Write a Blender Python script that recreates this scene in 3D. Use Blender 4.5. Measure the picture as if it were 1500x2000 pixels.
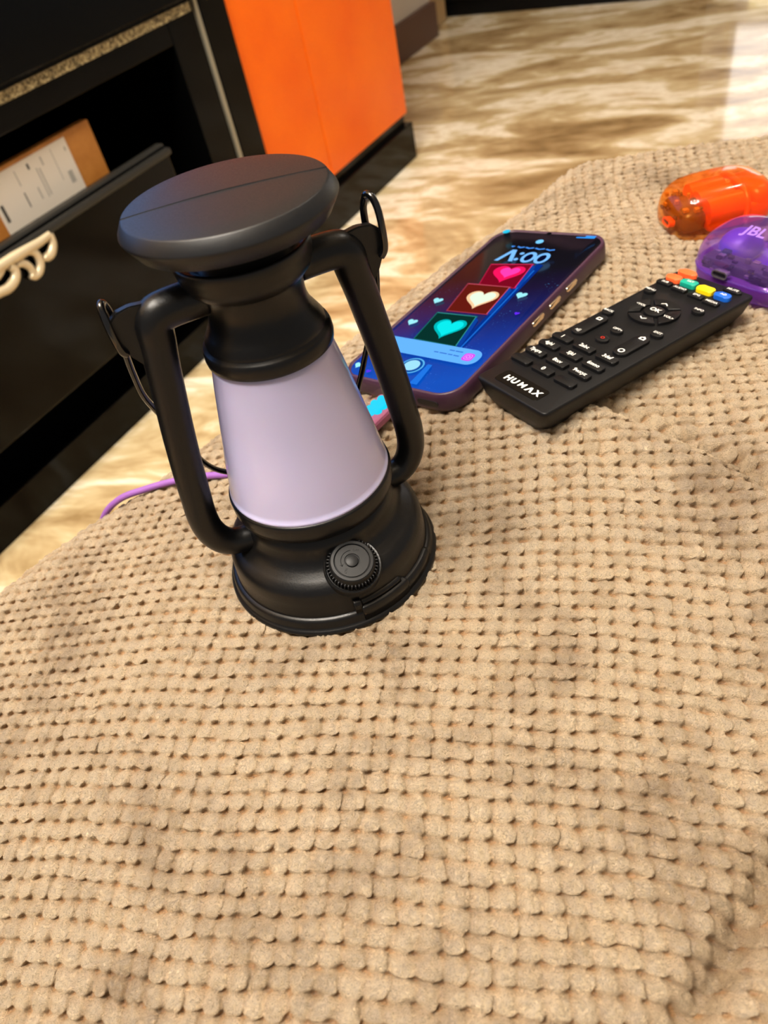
import bpy, bmesh, math, random
import numpy as np
from mathutils import Vector, Matrix, Euler
from math import sin, cos, pi, radians

# ------------------------------------------------------------------ scene reset
for o in list(bpy.data.objects):
    bpy.data.objects.remove(o, do_unlink=True)
SC = bpy.context.scene
COL = SC.collection
random.seed(7)
RNG = np.random.default_rng(11)

# ------------------------------------------------------------------ camera
PITCH, ROLL, CAM_H, FPX = radians(44.0), radians(14.2), 0.25, 1450.0
fwd = Vector((0, cos(PITCH), -sin(PITCH)))
r0 = Vector((1, 0, 0)); u0 = r0.cross(fwd)
RIGHT = cos(ROLL) * r0 - sin(ROLL) * u0
UP = sin(ROLL) * r0 + cos(ROLL) * u0
cam = bpy.data.cameras.new('camera')
cam_o = bpy.data.objects.new('camera', cam); COL.objects.link(cam_o)
M = Matrix((RIGHT, UP, -fwd)).transposed().to_4x4()
M.translation = Vector((0, 0, CAM_H))
cam_o.matrix_world = M
cam.sensor_fit = 'HORIZONTAL'; cam.sensor_width = 36.0
cam.lens = FPX / 1500.0 * 36.0
cam.clip_start = 0.01
cam.dof.use_dof = True; cam.dof.focus_distance = 0.31; cam.dof.aperture_fstop = 17.0
SC.camera = cam_o

# ------------------------------------------------------------------ world, exposure
W = bpy.data.worlds.new('world'); SC.world = W; W.use_nodes = True
W.node_tree.nodes['Background'].inputs[0].default_value = (1.0, 0.94, 0.88, 1)
W.node_tree.nodes['Background'].inputs[1].default_value = 0.26
SC.view_settings.view_transform = 'Standard'
SC.view_settings.look = 'None'
SC.view_settings.gamma = 1.0
SC.view_settings.use_curve_mapping = False
SC.view_settings.exposure = 0.28

# ------------------------------------------------------------------ ceiling lamp bulbs and an added fill
def bulb(x, y, z, power, r=0.035, colr=(1.0, 0.95, 0.88)):
    l = bpy.data.lights.new('bulb_or_fill', 'POINT'); l.energy = power; l.color = colr
    l.shadow_soft_size = r
    o = bpy.data.objects.new('bulb_or_fill', l); COL.objects.link(o); o.location = (x, y, z)
LAMP = Vector((-0.38, 0.02, 1.75))
for k in range(8):
    a = k * pi / 4 + 0.3
    bulb(LAMP.x + 0.30 * cos(a), LAMP.y + 0.30 * sin(a), LAMP.z, 24.0, 0.06)
bulb(1.4, 1.3, 1.9, 19.0, 0.10)      # added fill lamp, no known source, brightens the orange cupboard and floor

# ------------------------------------------------------------------ materials
def srgb(r, g, b):
    f = lambda c: ((c / 255.0 + 0.055) / 1.055) ** 2.4 if c > 10 else c / 255.0 / 12.92
    return (f(r), f(g), f(b), 1)

class NT:
    def __init__(s, name):
        s.m = bpy.data.materials.new(name); s.m.use_nodes = True
        s.t = s.m.node_tree; s.n = s.t.nodes; s.b = s.n['Principled BSDF']; s.out = s.n['Material Output']
    def node(s, ty, **kw):
        n = s.n.new(ty)
        for k, v in kw.items():
            if k.startswith('i_'):
                k = k[2:]; k = int(k) if k.isdigit() else k.replace('_', ' ')
                n.inputs[k].default_value = v
            else: setattr(n, k, v)
        return n
    def link(s, a, b): s.t.links.new(a, b)
    def noise(s, scale, detail=3, rough=0.5, vec=None, dist=0.0):
        n = s.node('ShaderNodeTexNoise', i_Scale=scale, i_Detail=detail, i_Roughness=rough, i_Distortion=dist)
        if vec is not None: s.link(vec, n.inputs['Vector'])
        return n
    def ramp(s, fac, stops):
        n = s.node('ShaderNodeValToRGB'); e = n.color_ramp.elements
        while len(e) < len(stops): e.new(0.5)
        for el, (p, c) in zip(e, stops): el.position = p; el.color = c
        s.link(fac, n.inputs[0]); return n
    def bump(s, h, strength, dist):
        n = s.node('ShaderNodeBump', i_Strength=strength, i_Distance=dist)
        s.link(h, n.inputs['Height']); s.link(n.outputs[0], s.b.inputs['Normal']); return n
    def obj(s): return s.node('ShaderNodeTexCoord').outputs['Object']

def mat(name, c, rough=0.5, spec=0.5, metal=0.0, coat=0.0, grain=None, sss=0.0):
    k = NT(name); b = k.b
    b.inputs['Base Color'].default_value = c; b.inputs['Roughness'].default_value = rough
    b.inputs['Specular IOR Level'].default_value = spec; b.inputs['Metallic'].default_value = metal
    b.inputs['Coat Weight'].default_value = coat; b.inputs['Coat Roughness'].default_value = 0.08
    if sss:
        b.inputs['Subsurface Weight'].default_value = sss; b.inputs['Subsurface Scale'].default_value = 0.004
    if grain:
        n = k.noise(grain[0], 3, 0.6, k.obj())
        k.bump(n.outputs[0], grain[1], grain[2])
        r = k.node('ShaderNodeMapRange'); r.inputs[1].default_value = 0.3; r.inputs[2].default_value = 0.7
        r.inputs[3].default_value = max(rough - 0.05, 0); r.inputs[4].default_value = rough + 0.07
        k.link(n.outputs[0], r.inputs[0]); k.link(r.outputs[0], b.inputs['Roughness'])
    return k.m

def emit(name, c, strength):
    k = NT(name)
    e = k.node('ShaderNodeEmission'); e.inputs[0].default_value = c; e.inputs[1].default_value = strength
    k.link(e.outputs[0], k.out.inputs[0]); return k.m

def clear(name, tint, rough=0.03, ior=1.45, body=None, amount=0.0):
    k = NT(name)
    t = k.node('ShaderNodeBsdfTransparent'); t.inputs[0].default_value = tint
    g = k.node('ShaderNodeBsdfGlossy'); g.inputs[0].default_value = (1, 1, 1, 1); g.inputs['Roughness'].default_value = rough
    lw = k.node('ShaderNodeLayerWeight'); lw.inputs[0].default_value = 0.5
    pw = k.node('ShaderNodeMath', operation='POWER'); pw.inputs[1].default_value = 5.0; k.link(lw.outputs['Facing'], pw.inputs[0])
    f0 = ((ior - 1) / (ior + 1)) ** 2
    f = k.node('ShaderNodeMath', operation='MULTIPLY_ADD'); f.inputs[1].default_value = 0.85; f.inputs[2].default_value = f0; k.link(pw.outputs[0], f.inputs[0])
    mx = k.node('ShaderNodeMixShader')
    k.link(f.outputs[0], mx.inputs[0]); k.link(t.outputs[0], mx.inputs[1]); k.link(g.outputs[0], mx.inputs[2])
    last = mx
    if body:      # cloudy tint of the plastic itself
        d = k.node('ShaderNodeBsdfDiffuse'); d.inputs[0].default_value = body
        tr = k.node('ShaderNodeBsdfTranslucent'); tr.inputs[0].default_value = body
        dt = k.node('ShaderNodeMixShader'); dt.inputs[0].default_value = 0.5
        k.link(d.outputs[0], dt.inputs[1]); k.link(tr.outputs[0], dt.inputs[2])
        m2 = k.node('ShaderNodeMixShader'); m2.inputs[0].default_value = amount
        k.link(t.outputs[0], m2.inputs[1]); k.link(dt.outputs[0], m2.inputs[2]); k.link(m2.outputs[0], mx.inputs[1])
    k.link(mx.outputs[0], k.out.inputs[0]); return k.m

def m_fabric():
    k = NT('popcorn_fabric'); b = k.b; oc = k.obj()
    at = k.node('ShaderNodeAttribute'); at.attribute_name = 'pile'
    cl = k.node('ShaderNodeAttribute'); cl.attribute_name = 'cellrnd'
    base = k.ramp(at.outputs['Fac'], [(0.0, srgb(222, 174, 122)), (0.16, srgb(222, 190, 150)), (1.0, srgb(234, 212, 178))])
    st = k.noise(16.0, 5, 0.7, oc)
    stain = k.ramp(st.outputs[0], [(0.34, (0.50, 0.44, 0.38, 1)), (0.50, (1, 1, 1, 1)), (0.75, (1.08, 1.07, 1.02, 1))])
    m1 = k.node('ShaderNodeMix', data_type='RGBA', blend_type='MULTIPLY'); m1.inputs[0].default_value = 0.75
    k.link(base.outputs[0], m1.inputs[6]); k.link(stain.outputs[0], m1.inputs[7])
    cr = k.ramp(cl.outputs['Fac'], [(0.05, (0.80, 0.76, 0.70, 1)), (0.40, (1, 1, 1, 1)), (1.0, (1.05, 1.04, 1.03, 1))])
    m2 = k.node('ShaderNodeMix', data_type='RGBA', blend_type='MULTIPLY'); m2.inputs[0].default_value = 0.9
    k.link(m1.outputs[2], m2.inputs[6]); k.link(cr.outputs[0], m2.inputs[7])
    fz = k.noise(560, 5, 0.72, oc, 3.2)
    fr = k.ramp(fz.outputs[0], [(0.38, (0.50, 0.44, 0.36, 1)), (0.47, (0.96, 0.95, 0.93, 1)), (0.60, (1.12, 1.11, 1.08, 1))])
    m3 = k.node('ShaderNodeMix', data_type='RGBA', blend_type='MULTIPLY'); m3.inputs[0].default_value = 0.7
    k.link(m2.outputs[2], m3.inputs[6]); k.link(fr.outputs[0], m3.inputs[7])
    k.link(m3.outputs[2], b.inputs['Base Color'])
    b.inputs['Roughness'].default_value = 0.95; b.inputs['Specular IOR Level'].default_value = 0.08
    b.inputs['Sheen Weight'].default_value = 0.12; b.inputs['Sheen Roughness'].default_value = 0.5
    k.bump(fz.outputs[0], 1.0, 0.0034)
    return k.m

def m_marble():
    k = NT('polished_brown_marble'); b = k.b; oc = k.obj()
    mp = k.node('ShaderNodeMapping'); mp.vector_type = 'TEXTURE'; mp.inputs['Rotation'].default_value = (0, 0, radians(-76)); mp.inputs['Scale'].default_value = (1.5, 0.62, 1)
    k.link(oc, mp.inputs[0])
    n1 = k.noise(3.6, 5, 0.58, mp.outputs[0], 1.0)
    n2 = k.noise(11, 4, 0.6, mp.outputs[0], 1.4)
    ad = k.node('ShaderNodeMath', operation='MULTIPLY_ADD'); ad.inputs[1].default_value = 0.34
    k.link(n2.outputs[0], ad.inputs[0]); k.link(n1.outputs[0], ad.inputs[2])
    c = k.ramp(ad.outputs[0], [(0.43, srgb(122, 98, 62)), (0.53, srgb(156, 130, 90)), (0.61, srgb(186, 162, 120)),
                               (0.68, srgb(208, 190, 150)), (0.745, srgb(246, 238, 218)), (0.86, srgb(204, 180, 138))])
    k.link(c.outputs[0], b.inputs['Base Color'])
    b.inputs['Roughness'].default_value = 0.08; b.inputs['Specular IOR Level'].default_value = 0.65
    return k.m

def m_orange():
    k = NT('orange_lacquer'); b = k.b; oc = k.obj()
    n = k.noise(7, 3, 0.5, oc)
    c = k.ramp(n.outputs[0], [(0.3, srgb(240, 98, 4)), (0.7, srgb(250, 114, 8))])
    k.link(c.outputs[0], b.inputs['Base Color']); b.inputs['Roughness'].default_value = 0.30
    b.inputs['Specular IOR Level'].default_value = 0.3
    return k.m

def m_glitter():
    k = NT('gold_glitter'); b = k.b; oc = k.obj()
    v = k.node('ShaderNodeTexVoronoi', i_Scale=420.0); k.link(oc, v.inputs['Vector'])
    c = k.ramp(v.outputs['Color'], [(0.2, srgb(62, 52, 28)), (0.45, srgb(132, 116, 78)), (0.8, srgb(206, 190, 146))])
    k.link(c.outputs[0], b.inputs['Base Color']); b.inputs['Roughness'].default_value = 0.45
    b.inputs['Metallic'].default_value = 0.15
    k.bump(v.outputs['Distance'], 0.6, 0.001)
    return k.m

def m_card():
    k = NT('corrugated_card'); oc = k.obj()
    n = k.noise(26, 4, 0.6, oc)
    c = k.ramp(n.outputs[0], [(0.3, srgb(168, 104, 36)), (0.7, srgb(198, 132, 58))])
    k.link(c.outputs[0], k.b.inputs['Base Color']); k.b.inputs['Roughness'].default_value = 0.55
    return k.m

def m_screen():
    k = NT('phone_wallpaper'); oc = k.obj()
    s = k.node('ShaderNodeSeparateXYZ'); k.link(oc, s.inputs[0])
    r = k.node('ShaderNodeMapRange'); r.inputs[1].default_value = -0.086; r.inputs[2].default_value = 0.086
    # slightly diagonal night gradient: deep blue at the foot, black at the head
    ma = k.node('ShaderNodeMath', operation='MULTIPLY_ADD'); ma.inputs[1].default_value = -0.45
    k.link(s.outputs[0], ma.inputs[0]); k.link(s.outputs[1], ma.inputs[2]); k.link(ma.outputs[0], r.inputs[0])
    g = k.ramp(r.outputs[0], [(0.0, srgb(0, 72, 176)), (0.20, srgb(2, 48, 146)), (0.38, srgb(4, 22, 92)), (0.56, srgb(18, 6, 44)), (0.70, srgb(5, 3, 12)), (1, srgb(1, 1, 2))])
    v = k.node('ShaderNodeTexVoronoi', i_Scale=520.0); k.link(oc, v.inputs['Vector'])
    st = k.ramp(v.outputs['Distance'], [(0.0, (0.12, 0.45, 1, 1)), (0.22, (0, 0, 0, 1))])
    n = k.noise(60, 3, 0.6, oc)
    nm = k.ramp(n.outputs[0], [(0.50, (0, 0, 0, 1)), (0.72, (1, 1, 1, 1))])
    fade = k.ramp(r.outputs[0], [(0.25, (0.6, 0.6, 0.6, 1)), (0.55, (0.8, 0.8, 0.8, 1)), (0.75, (0, 0, 0, 1))])
    m1 = k.node('ShaderNodeMix', data_type='RGBA', blend_type='MULTIPLY'); m1.inputs[0].default_value = 1
    k.link(st.outputs[0], m1.inputs[6]); k.link(nm.outputs[0], m1.inputs[7])
    m2 = k.node('ShaderNodeMix', data_type='RGBA', blend_type='MULTIPLY'); m2.inputs[0].default_value = 1
    k.link(m1.outputs[2], m2.inputs[6]); k.link(fade.outputs[0], m2.inputs[7])
    a = k.node('ShaderNodeMix', data_type='RGBA', blend_type='ADD'); a.inputs[0].default_value = 1
    k.link(g.outputs[0], a.inputs[6]); k.link(m2.outputs[2], a.inputs[7])
    k.b.inputs['Base Color'].default_value = (0.002, 0.002, 0.003, 1); k.b.inputs['Roughness'].default_value = 0.12
    k.b.inputs['Specular IOR Level'].default_value = 0.06
    k.link(a.outputs[2], k.b.inputs['Emission Color']); k.b.inputs['Emission Strength'].default_value = 1.0
    return k.m

BLK = mat('black_plastic', srgb(9, 9, 10), 0.33, 0.32, grain=(1400, 0.12, 0.0003))
BLKL = mat('black_lid_plastic', srgb(13, 14, 17), 0.42, 0.40, grain=(1800, 0.10, 0.0002))
KNOBM = mat('black_satin_knob', srgb(13, 14, 16), 0.45, 0.25)
WIREM = mat('gloss_black_wire', srgb(6, 6, 8), 0.10, 0.6)
SHADE = mat('milky_lilac_plastic', srgb(178, 174, 208), 0.16, 0.5, sss=0.15)
REMB = mat('remote_black', srgb(15, 15, 16), 0.42, 0.2, grain=(2600, 0.08, 0.0002))
BTN = mat('button_black', srgb(14, 14, 15), 0.42, 0.25)
PLATE = mat('gloss_black_plate', srgb(8, 8, 9), 0.12, 0.5)
WHITEP = mat('white_print', srgb(214, 214, 208), 0.5, 0.3)
REDP = mat('red_print', srgb(190, 40, 24), 0.5, 0.3)
BOR = mat('button_orange', srgb(246, 98, 48), 0.40); BGR = mat('button_green', srgb(16, 150, 128), 0.40)
BYE = mat('button_yellow', srgb(236, 206, 10), 0.40); BBL = mat('button_blue', srgb(16, 88, 186), 0.40)
CASEM = mat('plum_rubber', srgb(58, 33, 52), 0.42, 0.4)
METB = mat('champagne_metal', srgb(220, 196, 166), 0.22, 0.5, 0.9)
DARK = mat('dark_slot', srgb(10, 8, 10), 0.5)
GBLK = mat('gloss_black_lacquer', srgb(4, 4, 4), 0.12, 0.14)
MBLK = mat('satin_black_board', srgb(5, 5, 6), 0.45, 0.15)
FAB = m_fabric(); MAR = m_marble(); ORA = m_orange(); GLI = m_glitter(); CARD = m_card(); SCRN = m_screen()
SILV = mat('brushed_silver', srgb(176, 170, 150), 0.35, 0.5, 0.6)
CREAM = mat('cream_gilt_metal', srgb(206, 190, 158), 0.28, 0.5, 0.25)
PAPER = mat('label_paper', srgb(222, 212, 196), 0.6)
INK = mat('label_ink', srgb(70, 66, 60), 0.7); INKL = mat('label_ink_pale', srgb(168, 162, 150), 0.7)
WALLP = mat('cream_wall_tile', srgb(176, 146, 104), 0.3, 0.5)
WALLF = mat('beige_wall_paint', srgb(206, 190, 165), 0.7)
TRIMW = mat('off_white_trim', srgb(196, 186, 172), 0.5)
TRIMB = mat('brown_plinth', srgb(96, 70, 58), 0.5)
CORDM = mat('purple_cord', srgb(134, 84, 160), 0.55); CORDB = mat('mauve_rubber', srgb(150, 82, 110), 0.5)
CLR = clear('clear_plastic', (0.92, 0.90, 0.95, 1)); CYAN = emit('cyan_display', srgb(0, 214, 246), 1.0)
ORSH = clear('clear_orange_shell', (1.0, 0.74, 0.36, 1), 0.06, 1.38, (1.0, 0.17, 0.006, 1), 0.20)
ORCO = mat('bright_orange_core', (1.0, 0.078, 0.008, 1), 0.30, 0.4)
OREL = mat('amber_electronics', srgb(170, 112, 40), 0.3, 0.5); ORED = mat('dark_amber_board', srgb(74, 48, 16), 0.3)
PUSH = clear('clear_lilac_shell', (0.76, 0.60, 0.94, 1), 0.06, 1.42, (0.36, 0.16, 0.72, 1), 0.16)
PUBA = clear('deep_purple_base', (0.66, 0.40, 0.88, 1), 0.06, 1.45, (0.36, 0.09, 0.66, 1), 0.55)
PUCO = mat('violet_core', srgb(88, 32, 160), 0.4); ELEC = mat('grey_electronics', srgb(58, 54, 66), 0.3, 0.5)
CHIP = mat('black_chip', srgb(18, 16, 22), 0.25); STEEL = mat('port_steel', srgb(190, 176, 186), 0.25, 0.5, 0.9)
PRINT = mat('pale_print', srgb(196, 186, 214), 0.5)

# ------------------------------------------------------------------ mesh helpers
def obj(name, bm, m, parent=None, smooth=None, mats=None):
    me = bpy.data.meshes.new(name)
    if smooth is not None:
        for f in bm.faces: f.smooth = True
        for e in bm.edges:
            if len(e.link_faces) == 2 and e.calc_face_angle(0) > radians(smooth): e.smooth = False
    bmesh.ops.recalc_face_normals(bm, faces=bm.faces[:])
    bm.to_mesh(me); bm.free()
    me.materials.append(m)
    for x in mats or []: me.materials.append(x)
    o = bpy.data.objects.new(name, me); COL.objects.link(o)
    if parent is not None: o.parent = parent
    return o
def thing(name, label, cat, mw=None, group=None):
    o = bpy.data.objects.new(name, None); COL.objects.link(o); o.empty_display_size = 0.02
    if mw is not None: o.matrix_world = mw
    o['label'] = label; o['category'] = cat
    if group: o['group'] = group
    return o
def box(bm, x0, x1, y0, y1, z0, z1, bev=0.0, seg=2):
    r = bmesh.ops.create_cube(bm, size=1.0)
    for v in r['verts']:
        v.co = Vector(((x0 + x1) / 2 + v.co.x * (x1 - x0), (y0 + y1) / 2 + v.co.y * (y1 - y0), (z0 + z1) / 2 + v.co.z * (z1 - z0)))
    if bev:
        es = list({e for v in r['verts'] for e in v.link_edges})
        bmesh.ops.bevel(bm, geom=es, offset=bev, segments=seg, affect='EDGES', profile=0.5)
    return bm
def lathe(bm, prof, n=96, a0=0.0, a1=2 * pi, close=True):
    full = abs(a1 - a0 - 2 * pi) < 1e-6
    cnt = n if full else n + 1
    rings = []
    for r, z in prof:
        if r < 1e-7: rings.append([bm.verts.new((0, 0, z))])
        else: rings.append([bm.verts.new((r * cos(a0 + (a1 - a0) * i / n), r * sin(a0 + (a1 - a0) * i / n), z)) for i in range(cnt)])
    for A, B in zip(rings[:-1], rings[1:]):
        for i in range(n):
            j = (i + 1) % cnt
            if len(A) == 1 and len(B) == 1: continue
            if len(A) == 1: bm.faces.new((A[0], B[j], B[i]))
            elif len(B) == 1: bm.faces.new((A[i], A[j], B[0]))
            else: bm.faces.new((A[i], A[j], B[j], B[i]))
    if not full and close:
        bm.faces.new([r[0] for r in rings]); bm.faces.new([r[-1] for r in reversed(rings)])
    return bm
def smooth_path(pts, sub=8, closed=False):
    P = [Vector(p) for p in pts]; out = []
    n = len(P)
    for i in range(n if closed else n - 1):
        if closed: a, b, c, d = P[(i - 1) % n], P[i], P[(i + 1) % n], P[(i + 2) % n]
        else: a, b, c, d = P[max(i - 1, 0)], P[i], P[i + 1], P[min(i + 2, n - 1)]
        for k in range(sub):
            t = k / sub
            out.append(0.5 * ((2 * b) + (c - a) * t + (2 * a - 5 * b + 4 * c - d) * t * t + (3 * b - a - 3 * c + d) * t ** 3))
    if not closed: out.append(P[-1])
    return out
def tube(bm, pts, rad, n=16, caps=True, flat=1.0, ref=Vector((0, 0, 1)), closed=False):
    P = [Vector(p) for p in pts]; N = len(P)
    rads = rad if isinstance(rad, (list, tuple)) else [rad] * N
    rings = []; prev = None
    for i in range(N):
        if closed: t = (P[(i + 1) % N] - P[(i - 1) % N]).normalized()
        else: t = (P[min(i + 1, N - 1)] - P[max(i - 1, 0)]).normalized()
        if prev is None:
            a = ref - ref.dot(t) * t
            if a.length < 1e-3: a = Vector((1, 0, 0)) - t.x * t
            a.normalize()
        else:
            a = prev - prev.dot(t) * t; a.normalize()
        prev = a; b = t.cross(a)
        rings.append([bm.verts.new(P[i] + rads[i] * (cos(2 * pi * k / n) * a * flat + sin(2 * pi * k / n) * b)) for k in range(n)])
    pairs = list(zip(rings[:-1], rings[1:]))
    if closed: pairs.append((rings[-1], rings[0]))
    for A, B in pairs:
        for k in range(n):
            j = (k + 1) % n; bm.faces.new((A[k], A[j], B[j], B[k]))
    if caps and not closed:
        bm.faces.new(list(reversed(rings[0]))); bm.faces.new(rings[-1])
    return bm
def rrect(w, h, r, seg=6, cx=0.0, cy=0.0):
    pts = []
    for sx, sy, a in ((1, 1, 0), (-1, 1, 90), (-1, -1, 180), (1, -1, 270)):
        for k in range(seg + 1):
            t = radians(a + 90 * k / seg)
            pts.append((cx + sx * (w / 2 - r) + r * cos(t), cy + sy * (h / 2 - r) + r * sin(t)))
    return pts
def prism(bm, pts, z0, z1, bev=0.0, seg=2):
    A = [bm.verts.new((x, y, z0)) for x, y in pts]; B = [bm.verts.new((x, y, z1)) for x, y in pts]
    n = len(pts)
    bm.faces.new(list(reversed(A))); top = bm.faces.new(B)
    for i in range(n):
        j = (i + 1) % n; bm.faces.new((A[i], A[j], B[j], B[i]))
    if bev: bmesh.ops.bevel(bm, geom=list(top.edges), offset=bev, segments=seg, affect='EDGES', profile=0.5)
    return bm
def loft(bm, secs, cap0=True, cap1=True):
    R = [[bm.verts.new(p) for p in s] for s in secs]
    n = len(R[0])
    for A, B in zip(R[:-1], R[1:]):
        for i in range(n):
            j = (i + 1) % n; bm.faces.new((A[i], A[j], B[j], B[i]))
    if cap0: bm.faces.new(list(reversed(R[0])))
    if cap1: bm.faces.new(R[-1])
    return bm
def plate(name, pts, z, m, parent, t=0.00006):
    return obj(name, prism(bmesh.new(), pts, z - t, z), m, parent)
def text(name, s, size, loc, m, parent, bold=0.0, sx=1.0, shear=0.0, rotz=0.0, depth=0.00006):
    cu = bpy.data.curves.new(name, 'FONT'); cu.body = s; cu.size = size; cu.align_x = 'CENTER'; cu.align_y = 'CENTER'
    cu.offset = bold; cu.shear = shear; cu.extrude = depth; cu.resolution_u = 3
    t = bpy.data.objects.new(name + '_tmp', cu); COL.objects.link(t)
    dg = bpy.context.evaluated_depsgraph_get(); dg.update()
    me = bpy.data.meshes.new_from_object(t.evaluated_get(dg))
    bpy.data.objects.remove(t, do_unlink=True); bpy.data.curves.remove(cu)
    me.name = name; me.materials.clear(); me.materials.append(m)
    me.transform(Matrix.Translation(loc) @ Matrix.Rotation(rotz, 4, 'Z') @ Matrix.Diagonal((sx, 1, 1, 1)))
    o = bpy.data.objects.new(name, me); COL.objects.link(o); o.parent = parent
    return o
def frame(origin, X, Y, Z):
    m = Matrix((Vector(X), Vector(Y), Vector(Z))).transposed().to_4x4(); m.translation = Vector(origin); return m

# ------------------------------------------------------------------ the setting: cabinets' frame (s along the wall, o outwards, z up from the floor)
ZF = -0.40
CA = Vector((-0.52041, 0.77484, ZF)); CU = Vector((0.606251, 0.795273, 0)); CN = Vector((0.795273, -0.606251, 0))
CABM = frame(CA, CU, -CN, (0, 0, 1))          # local x = s, local y = -o, local z = height
def cbox(bm, s0, s1, o0, o1, z0, z1, bev=0.0): return box(bm, s0, s1, -o1, -o0, z0, z1, bev)
def struct(name, bm, m, parent=None):
    o = obj(name, bm, m, parent)
    if parent is None: o['kind'] = 'structure'; o.matrix_world = CABM
    return o
struct('floor', cbox(bmesh.new(), -1.6, 4.2, -0.52, 3.2, -0.03, 0.0), MAR)
struct('wall_left', cbox(bmesh.new(), -1.6, 4.2, -0.60, -0.52, 0.0, 2.5), WALLP)
struct('ceiling', cbox(bmesh.new(), -1.6, 4.2, -0.60, 3.2, 2.5, 2.55), WALLF)
bm = bmesh.new(); cbox(bm, 4.2, 4.28, -0.60, 0.2, 0, 2.5); cbox(bm, 4.2, 4.28, 1.35, 3.2, 0, 2.5); cbox(bm, 4.2, 4.28, 0.2, 1.35, 2.1, 2.5)
struct('wall_far', bm, WALLF)
# door frame on the left wall just past the orange cupboard
struct('trim_1', cbox(bmesh.new(), 2.02, 2.30, -0.52, -0.40, 0.10, 2.2, 0.004), TRIMW)
struct('trim_2', cbox(bmesh.new(), 2.0, 2.31, -0.52, -0.385, 0.0, 0.10, 0.003), TRIMB)
struct('gap_shadow', cbox(bmesh.new(), 2.30, 2.335, -0.52, -0.47, 0.0, 2.2), MBLK)  # black strip standing in for the shadow in the gap
struct('trim_4', cbox(bmesh.new(), 2.38, 2.50, -0.52, -0.44, 0.0, 2.2, 0.006), WALLP)
struct('baseboard_left', cbox(bmesh.new(), 1.40, 2.0, -0.52, -0.505, 0.0, 0.09), TRIMB)
# glazed door in the far wall, lit from the room behind it
dr = bpy.data.objects.new('door_1', None); COL.objects.link(dr); dr.matrix_world = CABM; dr['kind'] = 'structure'
bm = bmesh.new()
cbox(bm, 4.16, 4.26, 0.20, 0.27, 0, 2.1); cbox(bm, 4.16, 4.26, 1.28, 1.35, 0, 2.1); cbox(bm, 4.16, 4.26, 0.20, 1.35, 2.03, 2.1)
cbox(bm, 4.18, 4.24, 0.27, 1.28, 0, 0.10); cbox(bm, 4.18, 4.24, 0.27, 1.28, 0.45, 0.52)
obj('door_frame', bm, TRIMW, dr)
PANE1 = emit('lit_pane_cream', (1.0, 0.82, 0.42, 1), 1.3); PANE2 = emit('lit_pane_white', (1.0, 0.95, 0.92, 1), 2.0)
obj('pane', cbox(bmesh.new(), 4.20, 4.215, 0.34, 1.28, 0.10, 0.45), PANE1, dr)
obj('pane', cbox(bmesh.new(), 4.20, 4.215, 0.30, 1.28, 0.52, 1.12), PANE2, dr)
obj('panel', cbox(bmesh.new(), 4.19, 4.23, 0.27, 1.28, 1.12, 2.03, 0.004), TRIMB, dr)

# black cupboard at the far side of the floor
bc = thing('black_cupboard', 'tall black cupboard standing at the far side of the marble floor', 'cupboard', CABM)
bm = bmesh.new(); cbox(bm, 2.53, 3.0, -0.50, 0.42, 0.0, 1.5, 0.004); obj('body', bm, MBLK, bc)
obj('door', cbox(bmesh.new(), 2.512, 2.529, -0.49, -0.045, 0.05, 1.48, 0.003), MBLK, bc)
obj('door', cbox(bmesh.new(), 2.512, 2.529, -0.035, 0.41, 0.05, 1.48, 0.003), MBLK, bc)

# ------------------------------------------------------------------ black television unit
tv = thing('tv_unit', 'glossy black television unit with glitter strip, drawer and cream scroll handle', 'tv unit', CABM)
bm = bmesh.new()
cbox(bm, -1.1, 0.645, -0.50, -0.48, 0.05, 0.62)              # back board
cbox(bm, 0.645, 0.708, -0.50, 0.0, 0.05, 0.62, 0.0015)       # side post
cbox(bm, -1.1, 0.645, -0.48, 0.0, 0.427, 0.62, 0.0015)       # head box
cbox(bm, -1.1, 0.645, -0.48, -0.06, 0.05, 0.13)              # bottom box, set back
obj('carcass', bm, GBLK, tv)
obj('side_panel', cbox(bmesh.new(), 0.7165, 0.777, -0.50, 0.006, 0.0, 0.62, 0.0015), GBLK, tv)
obj('glitter_strip', cbox(bmesh.new(), -1.1, 0.699, 0.0, 0.004, 0.456, 0.468, 0.0005), GLI, tv)
obj('head_panel', cbox(bmesh.new(), -1.1, 0.706, 0.0, 0.012, 0.474, 0.62, 0.002), GBLK, tv)
obj('silver_inlay', cbox(bmesh.new(), 0.7095, 0.7155, -0.01, 0.004, 0.05, 0.62), SILV, tv)
obj('plinth', cbox(bmesh.new(), -1.1, 0.777, -0.46, 0.0, 0.0, 0.055, 0.001), GBLK, tv)
dw = obj('drawer', cbox(cbox(cbox(bmesh.new(), -0.35, 0.53, 0.0, 0.030, 0.132, 0.331, 0.003), -0.33, -0.32, -0.40, 0.0, 0.15, 0.29), 0.50, 0.51, -0.40, 0.0, 0.15, 0.29), GBLK, tv)
obj('drawer_bottom', cbox(bmesh.new(), -0.32, 0.50, -0.40, 0.0, 0.150, 0.158), MBLK, dw)
LIPM = mat('highlit_black_lip', srgb(34, 33, 30), 0.4, 0.4)  # lighter black paints in the highlight along the drawer's top edge
obj('lip', cbox(bmesh.new(), -0.35, 0.531, 0.026, 0.037, 0.319, 0.329, 0.003), LIPM, dw)
obj('lip', cbox(bmesh.new(), -0.35, 0.531, 0.012, 0.026, 0.326, 0.3345, 0.003), LIPM, dw)
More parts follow.
